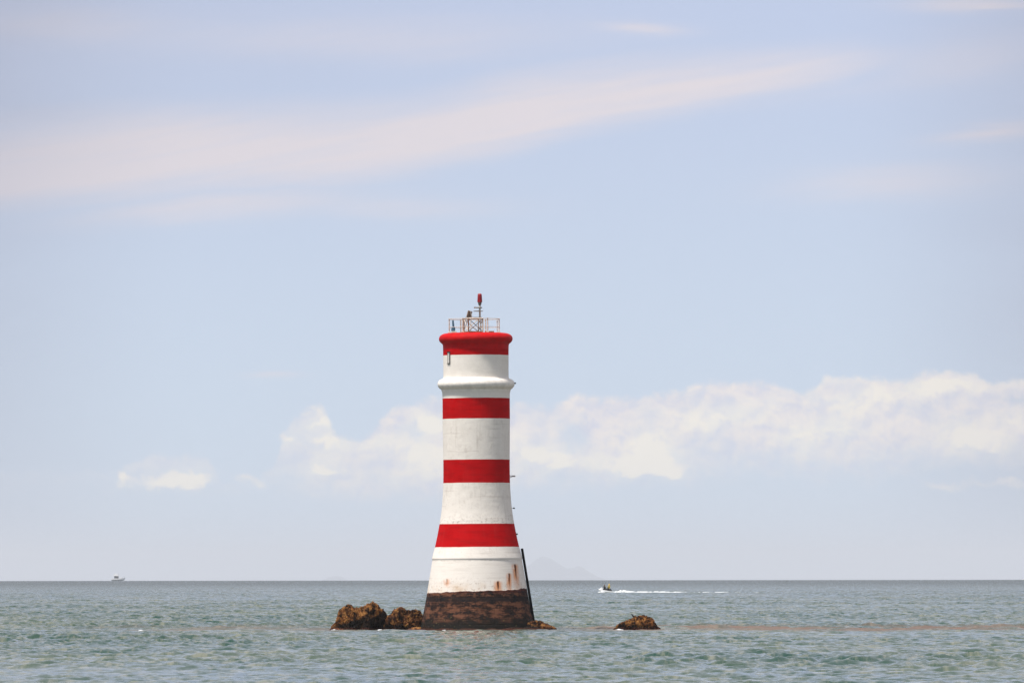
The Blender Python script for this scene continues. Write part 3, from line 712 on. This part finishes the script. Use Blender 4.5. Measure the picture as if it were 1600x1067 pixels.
# ------------------------------------------------------------------ watercraft with two riders
m_gel = mat('white_gelcoat', (0.90, 0.90, 0.90), 0.3); m_blk = mat('black_rubber', (0.015, 0.015, 0.017), 0.6)
pj = at(947.2, 926, DJ)
jet = empty('watercraft', (pj.x, DJ, sea_z(DJ)), (0, math.radians(5), 0))
tag(jet, 'small white personal watercraft speeding left with two riders, ahead of a foam wake', 'watercraft')
def hull_loft(secs, n=14):
    vs, fs = [], []
    for (x, w, zk, zs) in secs:
        for k in range(n):
            u = k / (n - 1) * 2 - 1
            a = abs(u)
            vs.append((x, math.copysign(w * min(1, a * 1.5) ** 0.8, u), zk + (zs - zk) * max(0, (a - 0.15) / 0.85) ** 1.4))
        vs.append((x, 0, zs + 0.03))
    m = n + 1
    for i in range(len(secs) - 1):
        for k in range(n - 1): a = i * m + k; fs.append((a, a + 1, a + m + 1, a + m))
        a = i * m; fs.append((a + n - 1, a + n, a + m + n, a + m + n - 1)); fs.append((a + n, a, a + m, a + m + n))
    fs.append(tuple(range(m))[::-1]); fs.append(tuple((len(secs) - 1) * m + k for k in range(m)))
    return vs, fs
v, f = hull_loft([(-1.65, 0.04, 0.50, 0.62), (-1.45, 0.28, 0.22, 0.60), (-1.0, 0.48, -0.02, 0.52), (-0.3, 0.56, -0.10, 0.44), (0.6, 0.57, -0.12, 0.38), (1.4, 0.54, -0.10, 0.34), (1.55, 0.48, -0.02, 0.32)])
MB().add(v, f).build('hull', m_gel, jet, True, 40)
MB().add(*hull_loft([(-1.45, 0.05, 0.55, 0.64), (-1.2, 0.26, 0.50, 0.84), (-0.95, 0.28, 0.42, 0.96), (-0.8, 0.22, 0.42, 0.90), (-0.65, 0.14, 0.42, 0.70)])).build('bonnet', m_gel, jet, True, 40)
MB().add(*hull_loft([(-0.75, 0.12, 0.42, 0.68), (-0.55, 0.18, 0.40, 0.74), (0.1, 0.20, 0.36, 0.74), (0.25, 0.22, 0.34, 0.80), (0.8, 0.22, 0.32, 0.80), (1.0, 0.12, 0.3, 0.60)])).build('seat', m_blk, jet, True, 40)
MB().tube([(-0.80, -0.36, 1.06), (-0.90, -0.12, 1.04), (-0.90, 0.12, 1.04), (-0.80, 0.36, 1.06)], 0.025, 6).tube([(-1.0, 0, 0.9), (-0.90, 0, 1.04)], 0.04, 6).build('handlebar', m_blk, jet)

def skin(name, joints, edges, m, parent=None, sub=2):
    """joints: {k: (x,y,z,r)}; first joint is the root"""
    ks = list(joints); me = bpy.data.meshes.new(name)
    me.from_pydata([joints[k][:3] for k in ks], [(ks.index(a), ks.index(b)) for a, b in edges], [])
    o = bpy.data.objects.new(name, me); C.objects.link(o)
    mod = o.modifiers.new('s', 'SKIN'); mod.use_smooth_shade = True
    for i, k in enumerate(ks):
        r = joints[k][3]; q = me.skin_vertices[0].data[i]; q.radius = (r, r); q.use_root = (i == 0)
    ss = o.modifiers.new('u', 'SUBSURF'); ss.levels = sub; ss.render_levels = sub
    bpy.context.view_layer.update()
    ev = o.evaluated_get(bpy.context.evaluated_depsgraph_get())
    m2 = bpy.data.meshes.new_from_object(ev); o.modifiers.clear(); o.data = m2
    m2.materials.clear(); m2.materials.append(m)
    m2.polygons.foreach_set('use_smooth', [True] * len(m2.polygons))
    if parent: o.parent = parent
    return o
m_suit = mat('dark_wetsuit', (0.012, 0.011, 0.016), 0.7); m_skin = mat('skin', (0.42, 0.22, 0.15), 0.6)
m_yel = mat('yellow_life_jacket', (0.72, 0.50, 0.05), 0.6); m_hair = mat('brown_hair', (0.06, 0.035, 0.02), 0.7); m_blkj = mat('black_life_jacket', (0.01, 0.009, 0.012), 0.7)
def rider(sx, sz, lean, suit, jacket, hair, label, reach, sc=1.0):
    ro = empty('person', jet.matrix_basis @ Vector((sx, 0, sz))); ro.scale = (sc,) * 3
    ro.rotation_euler = (0, math.radians(5), 0)
    tag(ro, label, 'person')
    # faces -X; origin at the seat of the pelvis
    def R(x, z): # lean the upper body forward
        a = math.radians(lean); return (-(z - 0.08) * math.sin(a) + x * math.cos(a), 0.08 + (z - 0.08) * math.cos(a) + x * math.sin(a))
    J = {}
    J['pel'] = (0, 0, 0.10, 0.145)
    for k, (x, z, r) in {'bel': (0, 0.28, 0.13), 'che': (0, 0.46, 0.155), 'nec': (-0.01, 0.60, 0.06), 'jaw': (-0.02, 0.68, 0.085), 'hed': (-0.01, 0.78, 0.10), 'crn': (0.0, 0.85, 0.07)}.items():
        a, b = R(x, z); J[k] = (a, 0, b, r)
    a, b = R(-0.12, 0.73); J['nos'] = (a, 0, b, 0.02)
    E = [('pel', 'bel'), ('bel', 'che'), ('che', 'nec'), ('nec', 'jaw'), ('jaw', 'hed'), ('hed', 'crn'), ('jaw', 'nos')]
    for s, t_ in ((1, 'l'), (-1, 'r')):
        a, b = R(0, 0.52); J['sh' + t_] = (a, 0.20 * s, b, 0.062)
        hx, hz = reach; ex, ez = (a + hx) / 2 + 0.03, (b + hz) / 2 - 0.10
        J['el' + t_] = (ex, 0.28 * s, ez, 0.045); J['wr' + t_] = (hx + 0.04, 0.26 * s, hz + 0.01, 0.032); J['ha' + t_] = (hx - 0.03, 0.25 * s, hz, 0.036)
        J['hi' + t_] = (-0.02, 0.11 * s, 0.07, 0.10); J['kn' + t_] = (-0.40, 0.27 * s, 0.06, 0.07); J['an' + t_] = (-0.26, 0.33 * s, -0.36, 0.045); J['to' + t_] = (-0.44, 0.34 * s, -0.41, 0.04)
        E += [('che', 'sh' + t_), ('sh' + t_, 'el' + t_), ('el' + t_, 'wr' + t_), ('wr' + t_, 'ha' + t_), ('pel', 'hi' + t_), ('hi' + t_, 'kn' + t_), ('kn' + t_, 'an' + t_), ('an' + t_, 'to' + t_)]
        for q in range(4):
            J['f%d%s' % (q, t_)] = (hx - 0.085, (0.25 + (q - 1.5) * 0.022) * s, hz - 0.02, 0.009); E.append(('ha' + t_, 'f%d%s' % (q, t_)))
        J['th' + t_] = (hx - 0.04, 0.20 * s, hz - 0.02, 0.011); E.append(('ha' + t_, 'th' + t_))
    for k in J:
        if k[0] not in 'ft': J[k] = (*J[k][:3], J[k][3] * 1.22)
    bo = skin('body', J, E, suit, ro)
    bo.data.materials.append(m_skin)
    nx_, nz_ = R(0, 0.61)
    for p_ in bo.data.polygons:
        c_ = p_.center
        if c_.z > nz_ and abs(c_.y) < 0.14: p_.material_index = 1
        elif c_.x < reach[0] + 0.01 and c_.z > reach[1] - 0.12 and abs(c_.y) > 0.15: p_.material_index = 1
    def shell(rows, m_, nm):      # rows of (x, z along the trunk, half width, half depth)
        vs, fs = [], []; n = 18
        for (x0, z0, w, d_) in rows:
            a_, b_ = R(x0, z0)
            for q in range(n):
                g = 2 * math.pi * q / n
                vs.append((a_ + d_ * math.cos(g), w * math.sin(g), b_))
        for i in range(len(rows) - 1):
            for q in range(n): fs.append((i * n + q, i * n + (q + 1) % n, (i + 1) * n + (q + 1) % n, (i + 1) * n + q))
        fs += [tuple(range(n))[::-1], tuple((len(rows) - 1) * n + q for q in range(n))]
        return mesh_obj(nm, vs, fs, m_, ro, True)
    shell([(0, 0.12, 0.20, 0.17), (0, 0.16, 0.235, 0.20), (0, 0.30, 0.25, 0.215), (-0.01, 0.44, 0.265, 0.225), (0, 0.54, 0.24, 0.20), (0, 0.60, 0.15, 0.14), (0, 0.62, 0.09, 0.09)], jacket, 'life_jacket')
    shell([(0.05, 0.69, 0.07, 0.05), (0.04, 0.73, 0.115, 0.09), (0.02, 0.80, 0.125, 0.125), (0.015, 0.86, 0.11, 0.12), (0.01, 0.91, 0.07, 0.08), (0.01, 0.925, 0.02, 0.02)], hair, 'hood' if hair is m_yel else 'hair')
    return ro
rider(-0.36, 0.68, 18, m_suit, m_blkj, m_hair, 'person in black crouched at the front of the white watercraft, holding the handlebar', (-0.44, 0.36), 0.95)
rider(0.40, 0.78, 2, m_suit, m_yel, m_yel, 'person in a bright yellow hooded top sitting upright at the back of the watercraft', (-0.42, 0.36), 1.1)

# ------------------------------------------------------------------ launch on the horizon
DB = 6900.0
pb = at(184.5, 0, DB)
boat = empty('motor_launch', (pb.x, DB, sea_z(DB) + 0.45))
tag(boat, 'tiny white motor launch with a high bridge, far off on the horizon at left', 'boat')
v, f = hull_loft([(-6.2, 1.7, -1.0, 1.5), (-3, 2.0, -0.6, 1.5), (0, 2.1, -0.6, 1.65), (3, 1.8, -0.5, 1.95), (5.2, 0.9, 0.0, 2.3), (6.3, 0.06, 1.6, 2.5)])
MB().add(v, f).build('hull', m_gel, boat, True, 40)
m_glass = mat('dark_glass', (0.02, 0.025, 0.03), 0.15)
cab = MB().box((-1.6, 0, 2.75), (4.0, 2.9, 2.2)).build('cabin', mat('grey_cabin', (0.20, 0.20, 0.21), 0.6), boat)  # cabin in one even grey, darker than the hull
MB().box((-1.6, 0, 2.9), (3.4, 3.0, 0.8)).build('window', m_glass, cab)
fb = MB().box((-1.8, 0, 4.0), (5.4, 3.1, 0.3)).box((-1.6, 0, 4.75), (3.6, 2.6, 1.2)).box((-1.9, 0, 6.3), (4.2, 2.8, 0.14)).build('flybridge', m_gel, boat)
for x in (-3.8, -0.1):
    for y in (-1.2, 1.2): MB().tube([(x, y, 4.1), (x, y, 6.25)], 0.09, 6).build('post', m_gel, fb)
MB().tube([(-2.4, 0, 6.3), (-2.5, 0, 8.2)], [0.09, 0.04], 6).build('mast', m_gel, boat)
MB().tube([(1.2, -0.9, 2.0), (3.6, -0.8, 2.7), (5.9, -0.2, 3.2), (5.9, 0.2, 3.2), (3.6, 0.8, 2.7), (1.2, 0.9, 2.0)], 0.05, 6).build('bow_rail', m_galv, boat)

# ------------------------------------------------------------------ haze: the far hill fades into the air
HZ = 2.7e-5
def haze_box():
    x, y0, y1, zb, zt = 30000, -3000, 112000, -1100, 300
    vs = [(-x, y0, zb), (x, y0, zb), (x, y1, zb), (-x, y1, zb), (-x, y0, zt), (x, y0, zt), (x, y1, zt), (-x, y1, zt)]
    fs = [(0, 3, 2, 1), (4, 5, 6, 7), (0, 1, 5, 4), (1, 2, 6, 5), (2, 3, 7, 6), (3, 0, 4, 7)]
    m = bpy.data.materials.new('air_haze'); m.use_nodes = True; t = m.node_tree; t.nodes.clear()
    o = t.nodes.new('ShaderNodeOutputMaterial'); pv = t.nodes.new('ShaderNodeVolumePrincipled')
    pv.inputs['Color'].default_value = (0.89, 0.925, 1.0, 1); pv.inputs['Density'].default_value = HZ; pv.inputs['Anisotropy'].default_value = 0.0
    t.links.new(pv.outputs[0], o.inputs['Volume'])
    ob = mesh_obj('haze', vs, fs, m); tag(ob, kind='stuff')
haze_box()
